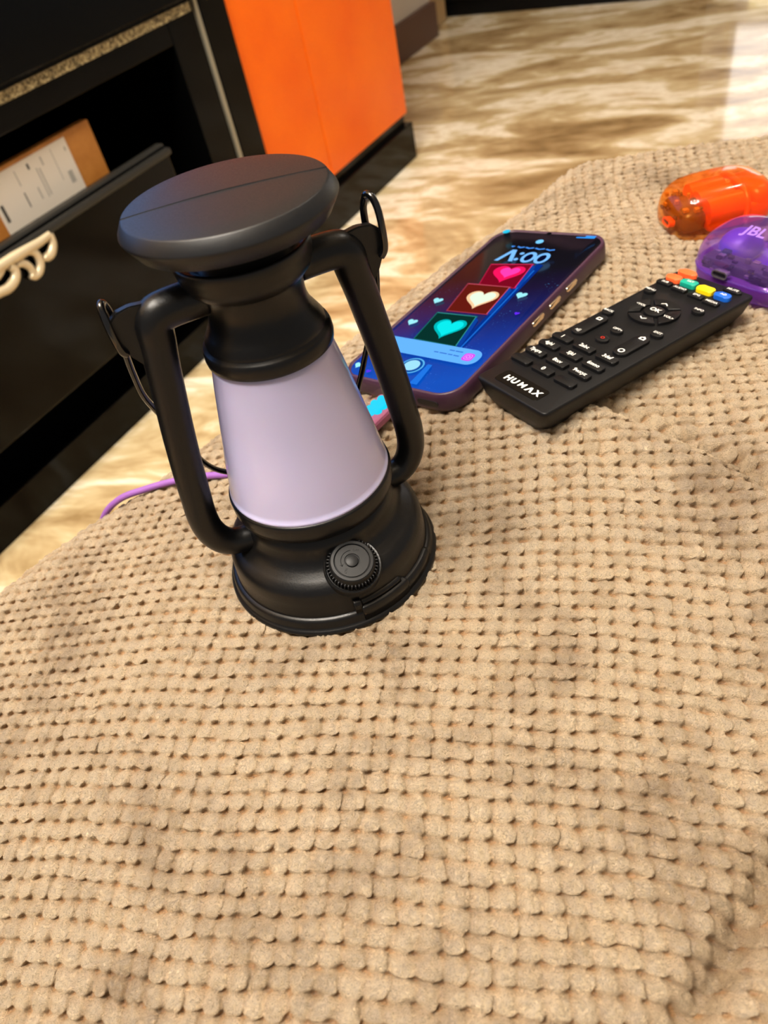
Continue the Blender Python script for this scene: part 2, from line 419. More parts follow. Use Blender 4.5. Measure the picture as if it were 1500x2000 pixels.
# scroll handle on the drawer front
hb = bmesh.new()
def scroll(pts, r0, r1, sub=8):
    P = smooth_path([(s, -0.036, z) for s, z in pts], sub); n = len(P)
    rr = [1.15 * r0 + 1.12 * (r1 - r0) * abs(2 * i / (n - 1) - 1) for i in range(n)]
    tube(hb, P, rr, 10, flat=0.9, ref=Vector((0, 1, 0)))
scroll([(0.12, 0.321), (0.16, 0.3215), (0.20, 0.321), (0.236, 0.320), (0.262, 0.319), (0.281, 0.320)], 0.0062, 0.0040)
scroll([(0.281, 0.320), (0.279, 0.309), (0.271, 0.301), (0.262, 0.299), (0.2585, 0.302)], 0.0055, 0.0042)
scroll([(0.225, 0.317), (0.240, 0.318), (0.2495, 0.311), (0.2500, 0.299), (0.243, 0.2905), (0.2335, 0.2885), (0.2290, 0.2925)], 0.0048, 0.0042)
scroll([(0.2330, 0.2905), (0.2335, 0.300), (0.2275, 0.309), (0.218, 0.312)], 0.0045, 0.0040)
scroll([(0.150, 0.297), (0.176, 0.297), (0.193, 0.295), (0.207, 0.299), (0.213, 0.307), (0.210, 0.315)], 0.0056, 0.0050)
scroll([(0.16, 0.318), (0.184, 0.313), (0.200, 0.317)], 0.0046, 0.0034)
scroll([(0.150, 0.297), (0.135, 0.303), (0.130, 0.312), (0.14, 0.320)], 0.0050, 0.0045)
obj('scroll_handle', hb, CREAM, dw, 40)

# television standing on the unit
tl = thing('television', 'television with a blue screen standing on the black television unit', 'television', CABM)
obj('cabinet', cbox(bmesh.new(), -0.45, 0.74, -0.30, -0.25, 0.69, 1.36, 0.006), MBLK, tl)
obj('screen', cbox(bmesh.new(), -0.43, 0.72, -0.25, -0.2485, 0.71, 1.34), emit('blue_picture', (0.16, 0.36, 0.85, 1), 1.7), tl)
for s0 in (-0.3, 0.5):
    bm = bmesh.new(); cbox(bm, s0, s0 + 0.08, -0.36, -0.18, 0.6205, 0.632, 0.003); cbox(bm, s0 + 0.03, s0 + 0.05, -0.285, -0.265, 0.631, 0.70)
    obj('foot', bm, MBLK, tl)

# parcel in the open drawer
cx = thing('parcel', 'brown cardboard parcel with a white address label standing in the open black drawer', 'box', CABM)
obj('carton', cbox(bmesh.new(), 0.06, 0.4575, -0.034, -0.02, 0.159, 0.394, 0.002), CARD, cx)
lb = obj('label_sheet', cbox(bmesh.new(), 0.2665, 0.4075, -0.02, -0.0193, 0.300, 0.3895), PAPER, cx)
def mark(s0, s1, z0, z1, m): return obj('print', cbox(bmesh.new(), s0, s1, -0.0193, -0.0191, z0, z1), m, lb)
for s0, s1, z0, z1, m in ((0.2720, 0.2766, 0.336, 0.357, INK), (0.3455, 0.3472, 0.337, 0.374, INKL), (0.3500, 0.3520, 0.338, 0.372, INKL),
        (0.3345, 0.3366, 0.339, 0.354, INKL), (0.3125, 0.3142, 0.338, 0.3565, INK), (0.3578, 0.3602, 0.3725, 0.3832, INKL), (0.3345, 0.3377, 0.3763, 0.3834, INK),
        (0.3896, 0.3975, 0.336, 0.3515, INKL), (0.3130, 0.3146, 0.3647, 0.383, INKL), (0.4000, 0.4024, 0.3742, 0.3793, INKL), (0.378, 0.379, 0.345, 0.385, INKL)):
    mark(s0, s1, z0, z1, m)

# ------------------------------------------------------------------ orange cupboard
oc_ = thing('orange_cupboard', 'bright orange two-door cupboard on a black plinth beside the television unit', 'cupboard', CABM)
obj('body', cbox(bmesh.new(), 0.782, 1.305, -0.48, -0.018, 0.10, 0.86), ORA, oc_)
obj('door', cbox(bmesh.new(), 0.782, 0.9665, -0.0175, 0.0, 0.102, 0.86, 0.0012), ORA, oc_)
obj('door', cbox(bmesh.new(), 0.9695, 1.309, -0.0175, 0.0, 0.102, 0.86, 0.0012), ORA, oc_)
bm = bmesh.new(); cbox(bm, 0.782, 1.322, -0.47, 0.004, 0.0, 0.078, 0.002); cbox(bm, 0.785, 1.309, -0.47, -0.010, 0.078, 0.10)
obj('plinth', bm, GBLK, oc_)
obj('top', cbox(bmesh.new(), 0.780, 1.315, -0.48, 0.006, 0.8605, 0.885, 0.002), GBLK, oc_)

# ------------------------------------------------------------------ sofa
LB = np.array([-0.02814, 0.24618, -0.00563]); LAX = np.array([0.019795, 0.024595, 0.999501])
PH_T = np.array([0.08605, 0.39126, 0.02139])
PH_M = np.array([[0.66445, 0.74368, -0.0738], [-0.74206, 0.66824, 0.0529], [0.08866, 0.01961, 0.99587]])
RM_T = np.array([0.14289, 0.32262, 0.02205])
RM_M = np.array([[0.42682, 0.903, 0.04917], [-0.90421, 0.42523, 0.0398], [0.01503, -0.06145, 0.998]])
PILE = 0.0024
ctrl = []
for k in range(8):
    a = k * pi / 4
    x, y = LB[0] + 0.046 * cos(a), LB[1] + 0.046 * sin(a)
    ctrl.append((x, y, LB[2] - (LAX[0] * (x - LB[0]) + LAX[1] * (y - LB[1])) / LAX[2] - PILE + 0.0004))
ctrl.append((LB[0], LB[1], LB[2] - PILE + 0.0004))
for T_, M_, hw, hl, th in ((PH_T, PH_M, 0.036, 0.080, 0.012), (RM_T, RM_M, 0.019, 0.071, 0.0165)):
    for sx in (-1, 0, 1):
        for sy in (-1, 0, 1):
            p = T_ + M_ @ np.array([sx * hw, sy * hl, -th]); ctrl.append((p[0], p[1], p[2] - PILE + 0.0003))
ctrl += [(-0.20, 0.29, -0.030), (-0.174, 0.17, -0.024), (-0.155, 0.079, -0.030), (-0.036, 0.054, -0.010), (0.066, 0.033, -0.022),
         (0.121, 0.132, -0.016), (0.10, 0.20, -0.006), (-0.05, 0.14, -0.006), (0.03, 0.16, -0.005), (0.30, 0.60, 0.004), (0.33, 0.45, 0.0),
         (0.0087, 0.3206, 0.0036), (-0.0057, 0.3077, 0.0020), (0.27, 0.457, 0.0005), (0.245, 0.369, -0.001), (0.28, 0.28, 0.0), (0.20, 0.19, -0.006), (0.24, 0.10, -0.02), (0.15, 0.53, 0.0), (0.21, 0.585, 0.0), (-0.10, 0.36, -0.018), (0.01, 0.42, -0.006),
         (-0.3, 0.10, -0.06), (0.45, 0.30, 0.0), (0.0, -0.08, -0.03), (0.40, 0.10, -0.01)]
ctrl = np.array(ctrl)
def phi_(r2): return 0.5 * r2 * np.log(r2 + 1e-12)
def tps_fit(P):
    n = len(P); d2 = ((P[:, None, :2] - P[None, :, :2]) ** 2).sum(-1)
    K = phi_(d2) + np.eye(n) * 2e-4
    Q = np.concatenate([np.ones((n, 1)), P[:, :2]], 1)
    A = np.block([[K, Q], [Q.T, np.zeros((3, 3))]])
    return np.linalg.solve(A, np.concatenate([P[:, 2], np.zeros(3)]))
TPS = tps_fit(ctrl)
def zs(x, y):
    out = TPS[-3] + TPS[-2] * x + TPS[-1] * y
    for (cx_, cy_, _), w in zip(ctrl, TPS[:-3]): out = out + w * phi_((x - cx_) ** 2 + (y - cy_) ** 2)
    return out

def catmull(P, sub):
    P = np.array(P, float); o = []
    for i in range(len(P) - 1):
        a, b, c, d = P[max(i - 1, 0)], P[i], P[i + 1], P[min(i + 2, len(P) - 1)]
        for k in range(sub):
            t = k / sub
            o.append(0.5 * (2 * b + (c - a) * t + (2 * a - 5 * b + 4 * c - d) * t * t + (3 * b - a - 3 * c + d) * t ** 3))
    o.append(P[-1]); return np.array(o)
EDGE = catmull([(-0.62, 0.06), (-0.42, 0.18), (-0.29, 0.262), (-0.218, 0.304), (-0.191, 0.320), (-0.151, 0.338), (-0.117, 0.353), (-0.087, 0.372), (0.007, 0.425), (0.075, 0.473),
                (0.144, 0.524), (0.209, 0.582), (0.255, 0.624), (0.286, 0.639), (0.311, 0.631), (0.334, 0.608), (0.363, 0.560), (0.42, 0.445), (0.60, 0.18), (0.80, -0.12)], 9)
def sdist(x, y, E):
    """signed distance to an open polyline (positive on its left), nearest point and left normal"""
    n = len(x); best = np.full(n, 1e9); qx = np.zeros(n); qy = np.zeros(n); nx = np.zeros(n); ny = np.zeros(n)
    for (ax, ay), (bx, by) in zip(E[:-1], E[1:]):
        dx, dy = bx - ax, by - ay; L2 = dx * dx + dy * dy
        t = np.clip(((x - ax) * dx + (y - ay) * dy) / L2, 0, 1)
        px, py = ax + t * dx, ay + t * dy
        d = (x - px) ** 2 + (y - py) ** 2
        m = d < best; best[m] = d[m]; qx[m] = px[m]; qy[m] = py[m]
        L = L2 ** 0.5; nx[m] = -dy / L; ny[m] = dx / L
    s = (x - qx) * nx + (y - qy) * ny
    return np.sqrt(best) * np.sign(s), qx, qy, nx, ny

RR = 0.035; INSET = 0.012
P1, P2 = 0.0076, 0.0069                     # lattice pitch of the tufts
ANG = radians(-18.0); E1 = np.array([cos(ANG), sin(ANG)]); E2 = np.array([-sin(ANG), cos(ANG)])
NA, NB = 11, 11
ia0, ia1, ib0, ib1 = -42, 62, -22, 92
na = (ia1 - ia0) * NA + 1; nb = (ib1 - ib0) * NB + 1
A_, B_ = np.meshgrid(np.arange(na) / NA + ia0, np.arange(nb) / NB + ib0)
A_ = A_.ravel(); B_ = B_.ravel()
X = A_ * P1 * E1[0] + B_ * P2 * E2[0]; Y = A_ * P1 * E1[1] + B_ * P2 * E2[1]
# coarse sagging of the weave so rows are never ruler-straight
X += 0.0012 * np.sin(Y * 31 + 1.0) + 0.0008 * np.sin(X * 47 + Y * 23); Y += 0.0012 * np.sin(X * 27 + 0.4) + 0.0008 * np.sin(X * 58 - Y * 19)
D, QX, QY, NX, NY = sdist(X, Y, EDGE)
S = D + INSET
keep = S < RR * pi / 2 + 0.10
# seams between the cushions
SEAM1 = catmull([(0.070, 0.345), (0.100, 0.312), (0.126, 0.291), (0.144, 0.266), (0.160, 0.246), (0.172, 0.221), (0.185, 0.17), (0.21, 0.10), (0.26, 0.02), (0.34, -0.10)], 6)
SEAM2 = catmull([(-0.02, -0.02), (0.02, 0.020), (0.044, 0.039), (0.066, 0.054), (0.088, 0.071), (0.13, 0.100), (0.205, 0.145)], 6)
d1 = sdist(X, Y, SEAM1)[0]; d2 = sdist(X, Y, SEAM2)[0]
along1 = np.clip((np.hypot(X - 0.070, Y - 0.345) - 0.035) / 0.045, 0, 1)
def mesh_height(x, y):
    return zs(x, y)
inside = S <= 0
HX = np.where(inside, X, QX - NX * INSET); HY = np.where(inside, Y, QY - NY * INSET)
Z0 = mesh_height(HX, HY)
ang = np.clip(S / RR, 0, pi / 2); over = np.clip(S - RR * pi / 2, 0, None)
BX = np.where(inside, X, HX + NX * RR * np.sin(ang)); BY = np.where(inside, Y, HY + NY * RR * np.sin(ang))
BZ = np.where(inside, Z0, Z0 - RR * (1 - np.cos(ang)) - over)
# grooves
g1 = along1 * np.where(d1 > 0, np.exp(-(d1 / 0.0055) ** 2), np.exp(-(d1 / 0.0075) ** 2))
lift1 = along1 * (np.where(d1 < 0, 0.0035 * np.exp(-((d1 + 0.016) / 0.012) ** 2), -0.004 * np.exp(-((d1 - 0.015) / 0.014) ** 2)))
g2 = np.exp(-(d2 / 0.0045) ** 2); lift2 = 0.004 * np.exp(-((d2 + 0.02) / 0.014) ** 2)
BZ = BZ - np.where(inside, 0.010 * g1 + 0.010 * g2 - lift1 - lift2, 0)
# outward normal of the underlying form
nxv = np.where(inside, 0, NX * np.sin(ang)); nyv = np.where(inside, 0, NY * np.sin(ang)); nzv = np.where(inside, 1, np.cos(ang))
# tufts
def h2(i, j, s):
    v = np.sin(i * 127.1 + j * 311.7 + s * 74.7) * 43758.5453; return v - np.floor(v)
def vnoise(x, y, sc, s):
    x = x * sc; y = y * sc; i = np.floor(x); j = np.floor(y); f = x - i; g = y - j
    f = f * f * (3 - 2 * f); g = g * g * (3 - 2 * g)
    return (h2(i, j, s) * (1 - f) + h2(i + 1, j, s) * f) * (1 - g) + (h2(i, j + 1, s) * (1 - f) + h2(i + 1, j + 1, s) * f) * g - 0.5
AW = A_ + 0.22 * vnoise(A_ + 50, B_ + 50, 1.3, 8.0) + 0.10 * vnoise(A_ + 50, B_ + 50, 4.0, 9.0)
BW = B_ + 0.22 * vnoise(A_ + 50, B_ + 50, 1.3, 10.0) + 0.12 * vnoise(A_ + 50, B_ + 50, 4.0, 11.0)
cu = np.floor(AW + 1e-6); cv = np.floor(BW + 1e-6)
fu = AW - cu; fv = BW - cv
rnd = h2(cu, cv, 1.0); rnd2 = h2(cu, cv, 2.0); rnd3 = h2(cu, cv, 3.0)
U = 2 * fu - 1; V = 2 * fv - 1
rho = (np.abs(U * 0.985) ** 2.7 + np.abs(V * 0.985) ** 2.7) ** (1 / 2.7)
eU = 1 - np.abs(U); eV = 1 - np.abs(V)
ci, cj = np.round(AW), np.round(BW)
loose = np.clip((0.17 - Y) / 0.14, 0, 1) * np.clip((0.06 - X) / 0.12, 0, 1)          # tufts stand further apart on the near left
kU = (0.17 + 0.24 * h2(ci, cv, 4.0)) * (1 + 0.7 * loose); kV = 0.20 + 0.24 * h2(cu, cj, 12.0)
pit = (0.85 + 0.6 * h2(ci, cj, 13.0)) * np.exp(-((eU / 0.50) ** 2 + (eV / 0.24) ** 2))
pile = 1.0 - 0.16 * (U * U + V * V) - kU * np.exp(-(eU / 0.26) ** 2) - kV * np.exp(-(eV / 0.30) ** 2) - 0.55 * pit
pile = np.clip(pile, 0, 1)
amp = PILE * (0.78 + 0.34 * rnd)
def ridge(x, y, sc, s): return 1 - 2 * np.abs(vnoise(x, y, sc, s)) * 2
fluff = ridge(X + 1.3, Y + 2.1, 520, 5.0) * 0.00070 + vnoise(X + 0.7, Y + 0.2, 300, 6.0) * 0.0017 + vnoise(X + 3.7, Y + 1.2, 900, 7.0) * 0.0009
hgt = amp * pile + fluff * (0.20 + 0.80 * pile)
hgt = hgt - 0.0012 * pit
lean1 = (0.0012 + 0.0013 * (rnd2 - 0.35)) * pile; lean2 = -(0.0018 + 0.0012 * (rnd3 - 0.4)) * pile
lx = lean1 * E1[0] + lean2 * E2[0]; ly = lean1 * E1[1] + lean2 * E2[1]
VX = BX + nxv * hgt + lx * nzv; VY = BY + nyv * hgt + ly * nzv; VZ = BZ + nzv * hgt
V3 = np.stack([VX, VY, VZ], 1).astype(np.float32)
idx = np.arange(na * nb).reshape(nb, na)
quads = np.stack([idx[:-1, :-1], idx[:-1, 1:], idx[1:, 1:], idx[1:, :-1]], -1).reshape(-1, 4)
quads = quads[keep[quads].all(1)]
qc = quads[:, 0]
third = d2[qc] < 0; far_ = (d1[qc] > 0) & ~third
t_near = ~third & ~far_
sofa = thing('sofa', 'low beige sofa covered in tufted popcorn fabric, under the lantern', 'sofa', Matrix.Identity(4))
def cushion(name, sel):
    q = quads[sel]; used, inv = np.unique(q, return_inverse=True)
    me = bpy.data.meshes.new(name)
    me.vertices.add(len(used)); me.vertices.foreach_set('co', V3[used].ravel())
    me.loops.add(q.size); me.loops.foreach_set('vertex_index', inv.astype(np.int32).ravel())
    me.polygons.add(len(q)); me.polygons.foreach_set('loop_start', np.arange(0, q.size, 4, dtype=np.int32))
    me.polygons.foreach_set('use_smooth', np.ones(len(q), dtype=bool))
    for nm, arr in (('pile', pile), ('cellrnd', 0.6 * rnd3 + 0.4 * rnd)):
        at = me.attributes.new(nm, 'FLOAT', 'POINT'); at.data.foreach_set('value', arr[used].astype(np.float32))
    me.update(); me.validate(); me.materials.append(FAB)
    o = bpy.data.objects.new(name, me); COL.objects.link(o); o.parent = sofa; return o
cushion('seat_cushion', t_near); cushion('seat_cushion', far_); cushion('seat_cushion', third)
# body under the cushions: same outline, set in
BASEM = mat('beige_upholstery', srgb(190, 152, 110), 0.9, 0.1)
Eb = EDGE[::6]
pts = [(x, y) for x, y in Eb] + [(0.80, -0.40), (-0.62, -0.40)]
bm = bmesh.new(); prism(bm, pts, -0.398, -0.14); obj('sofa_body', bm, BASEM, sofa)

# ------------------------------------------------------------------ camping lantern
X0 = Vector((0.999804, -0.000487, -0.019789)); Y0 = Vector((0.0, 0.999697, -0.0246)); Z0v = Vector((0.019795, 0.024595, 0.999501))
LM = frame(LB, X0, Y0, Z0v)
lan = thing('camping_lantern', 'black plastic camping lantern with milky lilac shade and side arms on the sofa', 'lantern', LM)
mm = lambda prof: [(r * 0.001, z * 0.001) for r, z in prof]
obj('base', lathe(bmesh.new(), mm([(0, 0.3), (44, 0.3), (45.6, 7.6), (45.2, 8.6), (44.9, 15), (44.5, 19.2), (43.9, 21.2), (42.4, 23.1), (40, 24.9), (37.2, 26.6), (35.2, 28.6), (34.0, 31), (33.3, 35), (33, 41.5), (0, 41.5)]), 128), BLK, lan, 50)
obj('base_ring', lathe(bmesh.new(), mm([(44.2, 0), (49.0, 0), (49.4, 0.5), (49.3, 1.5), (48.6, 2.3), (48.0, 2.6), (47.7, 3.4), (47.5, 6.2), (46.9, 7.2), (45.9, 7.7), (44.8, 7.8)]), 128), BLK, lan, 50)
# battery cover on the front right of the wall
bm = bmesh.new(); A0, A1 = radians(-79), radians(-50)
lathe(bm, mm([(44.5, 2.6), (48.1, 2.6), (48.1, 9.6), (47.4, 10.4), (44.5, 10.4)]), 26, A0, A1)
lathe(bm, mm([(44.5, 8.0), (47.6, 8.0), (47.3, 13.4), (46.2, 14.2), (44.4, 14.2)]), 6, radians(-82.5), radians(-78.6))
lathe(bm, mm([(44.4, 10.2), (46.6, 10.2), (46.2, 12.6), (44.4, 13.0)]), 20, radians(-78.6), radians(-53))
lathe(bm, mm([(44.5, 2.6), (47.9, 2.6), (47.7, 6.6), (47.0, 8.2), (45.8, 8.7), (44.5, 8.7)]), 20, radians(-49.6), radians(-24))
obj('battery_cover', bm, BLK, lan, 40)
obj('shade_cup', lathe(bmesh.new(), mm([(31, 41), (33.2, 41.4), (34.9, 43), (35.5, 46), (35.6, 50.6), (35.2, 51.8), (33.6, 52), (31, 52)]), 128), BLK, lan, 40)
obj('shade', lathe(bmesh.new(), mm([(30, 51), (34.3, 51.3), (34.8, 52.2), (34.6, 53.2), (34.2, 53.6), (33.9, 55.5), (33.2, 60), (31.9, 68), (30.2, 77), (28.5, 86), (26.8, 95), (25.1, 104), (23.6, 111), (22.9, 114.8), (20, 114.8)]), 128), SHADE, lan, 35)
obj('collar', lathe(bmesh.new(), mm([(21, 113.2), (23.2, 113.2), (24.3, 114.0), (24.6, 116), (24.4, 118.6), (23.9, 119.8), (22.7, 120.3), (22.6, 121.0), (22.6, 122.2), (20.9, 125), (19.1, 128), (18.2, 131), (18.0, 134), (18.4, 138), (19.6, 141.6), (21.4, 143.6)]), 112), BLK, lan, 35)
obj('neck_ring', lathe(bmesh.new(), mm([(18.5, 139.8), (20.4, 141.3), (22.6, 143.6), (23.6, 146.4), (23.7, 148.2), (24.0, 148.8), (24.3, 152.2), (24.0, 153.0), (23.0, 153.1), (22.2, 151.8), (21.4, 149.5), (17.0, 149.0), (17.0, 160.5)]), 112), BLK, lan, 35)
lid = obj('lid', lathe(bmesh.new(), mm([(0, 158.5), (22, 158.5), (33.0, 159.8), (33.5, 160.0), (36.6, 164.9), (36.9, 165.6), (36.75, 166.2), (34.55, 169.75), (34.2, 170.05), (33.8, 170.15), (25, 170.6), (12, 171.0), (0, 171.1)]), 144), BLKL, lan, 25)
bm = bmesh.new(); a = radians(4)
box(bm, -0.0342, 0.0342, -0.00022, 0.00022, 0.1690, 0.17035)
for v in bm.verts: 
    if v.co.z > 0.17: v.co.z = 0.17035
bm2 = bmesh.new(); N = 30
R1 = []
for i in range(N + 1):
    x = -0.0343 + 0.0686 * i / N; z = 0.17125 - 0.0011 * (abs(x) / 0.0343) ** 1.6
    R1.append([bm2.verts.new((x, y, zz)) for y, zz in ((-0.0003, z - 0.0006), (0.0, z + 0.0002), (0.0003, z - 0.0006))])
for p, q in zip(R1[:-1], R1[1:]):
    bm2.faces.new((p[0], q[0], q[1], p[1])); bm2.faces.new((p[1], q[1], q[2], p[2]))
bm.free(); bmesh.ops.rotate(bm2, cent=(0, 0, 0), matrix=Matrix.Rotation(a, 3, 'Z'), verts=bm2.verts[:])
obj('moulding_seam', bm2, BLKL, lid)
# side arms
AD = Vector((cos(radians(15.2)), sin(radians(15.2)), 0)); AB = Vector((-AD.y, AD.x, 0))
def AP(d, y, z): return AD * (d * 0.001) + AB * (y * 0.001) + Vector((0, 0, z * 0.001))
for s in (-1, 1):
    core = [(17, 140.6), (24, 140.6), (30.5, 140.4), (34.6, 139.4), (36.8, 136.4), (37.6, 131), (39.2, 122), (41.4, 108), (43.6, 94), (45.8, 78), (47.6, 62), (48.6, 52), (48.3, 44), (46.2, 37.4), (42.6, 33.0), (37.5, 31.0), (32, 30.6)]
    rad = [6.9, 6.8, 6.8, 6.9, 6.8, 6.5, 6.3, 6.2, 6.2, 6.2, 6.2, 6.2, 6.2, 6.1, 6.0, 5.9, 6.0]
    P = smooth_path([AP(s * d, 0, z) for d, z in core], 4)
    Rp = [v.x * 0.001 for v in smooth_path([(r, 0, 0) for r in rad], 4)]
    bm = bmesh.new(); tube(bm, P, Rp, 24, ref=AB)
    arm = obj('side_arm', bm, BLK, lan, 40)
    # fin that carries the bail
    bm = bmesh.new()
    fin = [(36, 145.2), (42, 146.0), (47.2, 145.2), (50.6, 142.4), (51.6, 138.4), (50.4, 133.4), (47.6, 128.6), (44.4, 123.5), (38, 120), (34, 136)]
    A1_ = [bm.verts.new(AP(s * d, -1.7, z)) for d, z in fin]; B1_ = [bm.verts.new(AP(s * d, 1.7, z)) for d, z in fin]
    bm.faces.new(A1_); bm.faces.new(list(reversed(B1_)))
    for i in range(len(fin)):
        j = (i + 1) % len(fin); bm.faces.new((A1_[i], A1_[j], B1_[j], B1_[i]))
    bmesh.ops.bevel(bm, geom=bm.edges[:], offset=0.0005, segments=2, affect='EDGES')
    obj('bail_lug', bm, BLK, arm, 40)
# wire bail folded down behind
ca, sa = cos(radians(23)), sin(radians(23))
def BP(d, t): return AP(d, 4.5 + t * sa, 134 - t * ca)
half = [AP(48.6, -2.6, 133), AP(50.0, -3.6, 136), AP(50.3, -3.9, 142), AP(50.1, -3.2, 150), AP(49.4, -0.8, 154.2), AP(48.4, 2.2, 154.2), AP(47.7, 4.4, 150), AP(47.6, 5.0, 143), AP(48.4, 5.0, 136)] + [BP(d, t) for d, t in ((49.4, 6), (50.2, 20), (50.0, 35), (46.0, 55), (42.4, 76), (38, 96), (31, 109), (20, 117), (8, 120))]
mir = lambda v: AD * (-2 * v.dot(AD)) + v
halfl = [AP(48.8, -2.4, 131), AP(50.0, -3.2, 133), AP(50.6, -3.4, 138), AP(50.6, -2.8, 144.5), AP(50.2, -0.8, 148.6), AP(49.4, 1.6, 148.8), AP(48.7, 3.4, 145.5), AP(48.4, 4.2, 139), AP(48.6, 4.6, 133)] + half[9:]
path = half + [BP(0, 120.5)] + [mir(v) for v in reversed(halfl)]
bail = obj('bail', tube(bmesh.new(), smooth_path(path, 6), 0.00135, 12), WIREM, lan, 60)
# dial on the shoulder
KA = radians(-76); KE = radians(66)
kz = Vector((cos(KA) * cos(KE), sin(KA) * cos(KE), sin(KE))); kx = Vector((-sin(KA), cos(KA), 0)); ky = kz.cross(kx)
KM = frame(Vector((0.0385 * cos(KA), 0.0385 * sin(KA), 0.0268)), kx, ky, kz)
def kparts(name, bm, m, parent, sm=35):
    bmesh.ops.transform(bm, matrix=KM, verts=bm.verts[:]); return obj(name, bm, m, parent, sm)
kparts('dial_seat', lathe(bmesh.new(), mm([(11.0, -4), (12.2, -4), (12.2, 0.4), (11.9, 0.8), (11.2, 0.6), (10.8, -0.5), (0, -0.5)]), 72), BLK, lan)
knob = kparts('dial', lathe(bmesh.new(), mm([(0, 0), (9.9, 0), (9.9, 2.6), (9.6, 4.2), (9.1, 6.0), (8.7, 6.3), (7.6, 6.35), (7.35, 6.15), (7.2, 5.6), (7.0, 5.6), (6.9, 6.1), (3.2, 6.15), (3.05, 5.7), (2.75, 5.7), (2.6, 6.4), (2.3, 6.55), (0, 6.55)]), 96), KNOBM, lan, 30)
bm = bmesh.new()
for k in range(44):
    t = 2 * pi * k / 44
    b2 = bmesh.new(); box(b2, 0.0092, 0.01075, -0.00034, 0.00034, 0.0002, 0.0038, 0.0002, 1)
    bmesh.ops.rotate(b2, cent=(0, 0, 0), matrix=Matrix.Rotation(t, 3, 'Z'), verts=b2.verts[:])
    mt = bpy.data.meshes.new('tmp'); b2.to_mesh(mt); b2.free(); bm.from_mesh(mt); bpy.data.meshes.remove(mt)
o = kparts('knurling', bm, KNOBM, knob, None); o['kind'] = 'stuff'
bm = bmesh.new()
tube(bm, [(0.0046 * cos(radians(t)), 0.0046 * sin(radians(t)), 0.00612) for t in range(75, 186, 5)], 0.00014, 6)
tube(bm, [(-0.0052, 0.0003, 0.00612), (-0.0046, -0.0007, 0.00612), (-0.0039, 0.0002, 0.00612)], 0.00014, 6)
kparts('arrow_mark', bm, KNOBM, knob, None)
for s_, xx, yy, rz in (('OFF', 0.0032, 0.0036, -0.6), ('ON', -0.0040, -0.0030, 0.9)):
    t = text('dial_lettering', s_, 0.0015, (0, 0, 0), KNOBM, knob, 0, depth=0.0001)
    t.data.transform(KM @ Matrix.Translation((xx, yy, 0.00618)) @ Matrix.Rotation(rz, 4, 'Z'))

# ------------------------------------------------------------------ phone
def npM(Mx, T): return frame(T, Mx[:, 0], Mx[:, 1], Mx[:, 2])
ph = thing('phone', 'smartphone in a plum rubber case showing neon hearts and the time, on the sofa', 'phone', npM(PH_M, PH_T))
bm = bmesh.new()
outer = lambda dw, z: [(x, y, z) for x, y in rrect(0.081 - dw, 0.1765 - dw, 0.0135 - dw / 2, 8)]
inner = lambda dw, z: [(x, y, z) for x, y in rrect(0.081 - dw, 0.1765 - dw, 0.0135 - dw / 2, 8)]
loft(bm, [outer(0.005, -0.0122), outer(0.001, -0.0108), outer(0.0, -0.0085), outer(0.0, -0.003), outer(0.0008, -0.0008), outer(0.0022, 0.0), outer(0.0040, -0.0002), outer(0.0050, -0.0012)], True, True)
case = obj('case', bm, CASEM, ph, 40)
scr = obj('screen', prism(bmesh.new(), rrect(0.0762, 0.1716, 0.0112, 8), -0.0016, -0.0008, 0.0003, 2), SCRN, ph, 40)
for y in (0.0345, 0.0150, -0.0040):
    bm = bmesh.new(); prism(bm, rrect(0.0125, 0.0030, 0.0014, 5), 0, 0.0011, 0.0005)
    bmesh.ops.rotate(bm, cent=(0, 0, 0), matrix=Matrix.Rotation(pi / 2, 3, 'Z'), verts=bm.verts[:])
    bmesh.ops.rotate(bm, cent=(0, 0, 0), matrix=Matrix.Rotation(pi / 2, 3, 'Y'), verts=bm.verts[:])
    bmesh.ops.translate(bm, vec=(0.0402, y, -0.0048), verts=bm.verts[:])
    obj('side_button', bm, METB, case, 40)
for x0, x1, nm in ((0.0165, 0.0300, 'speaker_slot'), (-0.006, 0.006, 'charging_port')):
    bm = bmesh.new(); prism(bm, rrect(x1 - x0, 0.0034, 0.0016, 5), 0, 0.0006)
    bmesh.ops.rotate(bm, cent=(0, 0, 0), matrix=Matrix.Rotation(pi / 2, 3, 'X'), verts=bm.verts[:])
    bmesh.ops.translate(bm, vec=((x0 + x1) / 2, -0.0880, -0.0062), verts=bm.verts[:])
    obj(nm, bm, DARK, case)
ZL = [-0.00072]
def lay():
    ZL[0] += 0.00004; return ZL[0]
E_ = {}
def em(r, g, b, s=1.0):
    k = (r, g, b, s)
    if k not in E_: E_[k] = emit('screen_%d_%d_%d' % (r, g, b), srgb(r, g, b), s)
    return E_[k]
q = lambda P: [(x * 0.001, y * 0.001) for x, y in P]
def sp(name, P, c): return plate(name, q(P), lay(), em(*c), scr, 0.00003)
sp('light_beam', [(10.5, 48), (15.5, 47), (18.5, -50), (14.0, -50)], (4, 44, 130))
sp('light_beam', [(12.6, 40), (13.6, 40), (17.2, -46), (16.2, -46)], (24, 100, 200))
def stroke(P, w):
    out = []
    n = len(P); L = []
    for i, p in enumerate(P):
        a = Vector(P[max(i - 1, 0)]); b = Vector(P[min(i + 1, n - 1)]); d = (b - a).normalized(); nn = Vector((-d.y, d.x)) * w / 2
        L.append((p, nn))
    return [(p[0] + m.x, p[1] + m.y) for p, m in L] + [(p[0] - m.x, p[1] - m.y) for p, m in reversed(L)]
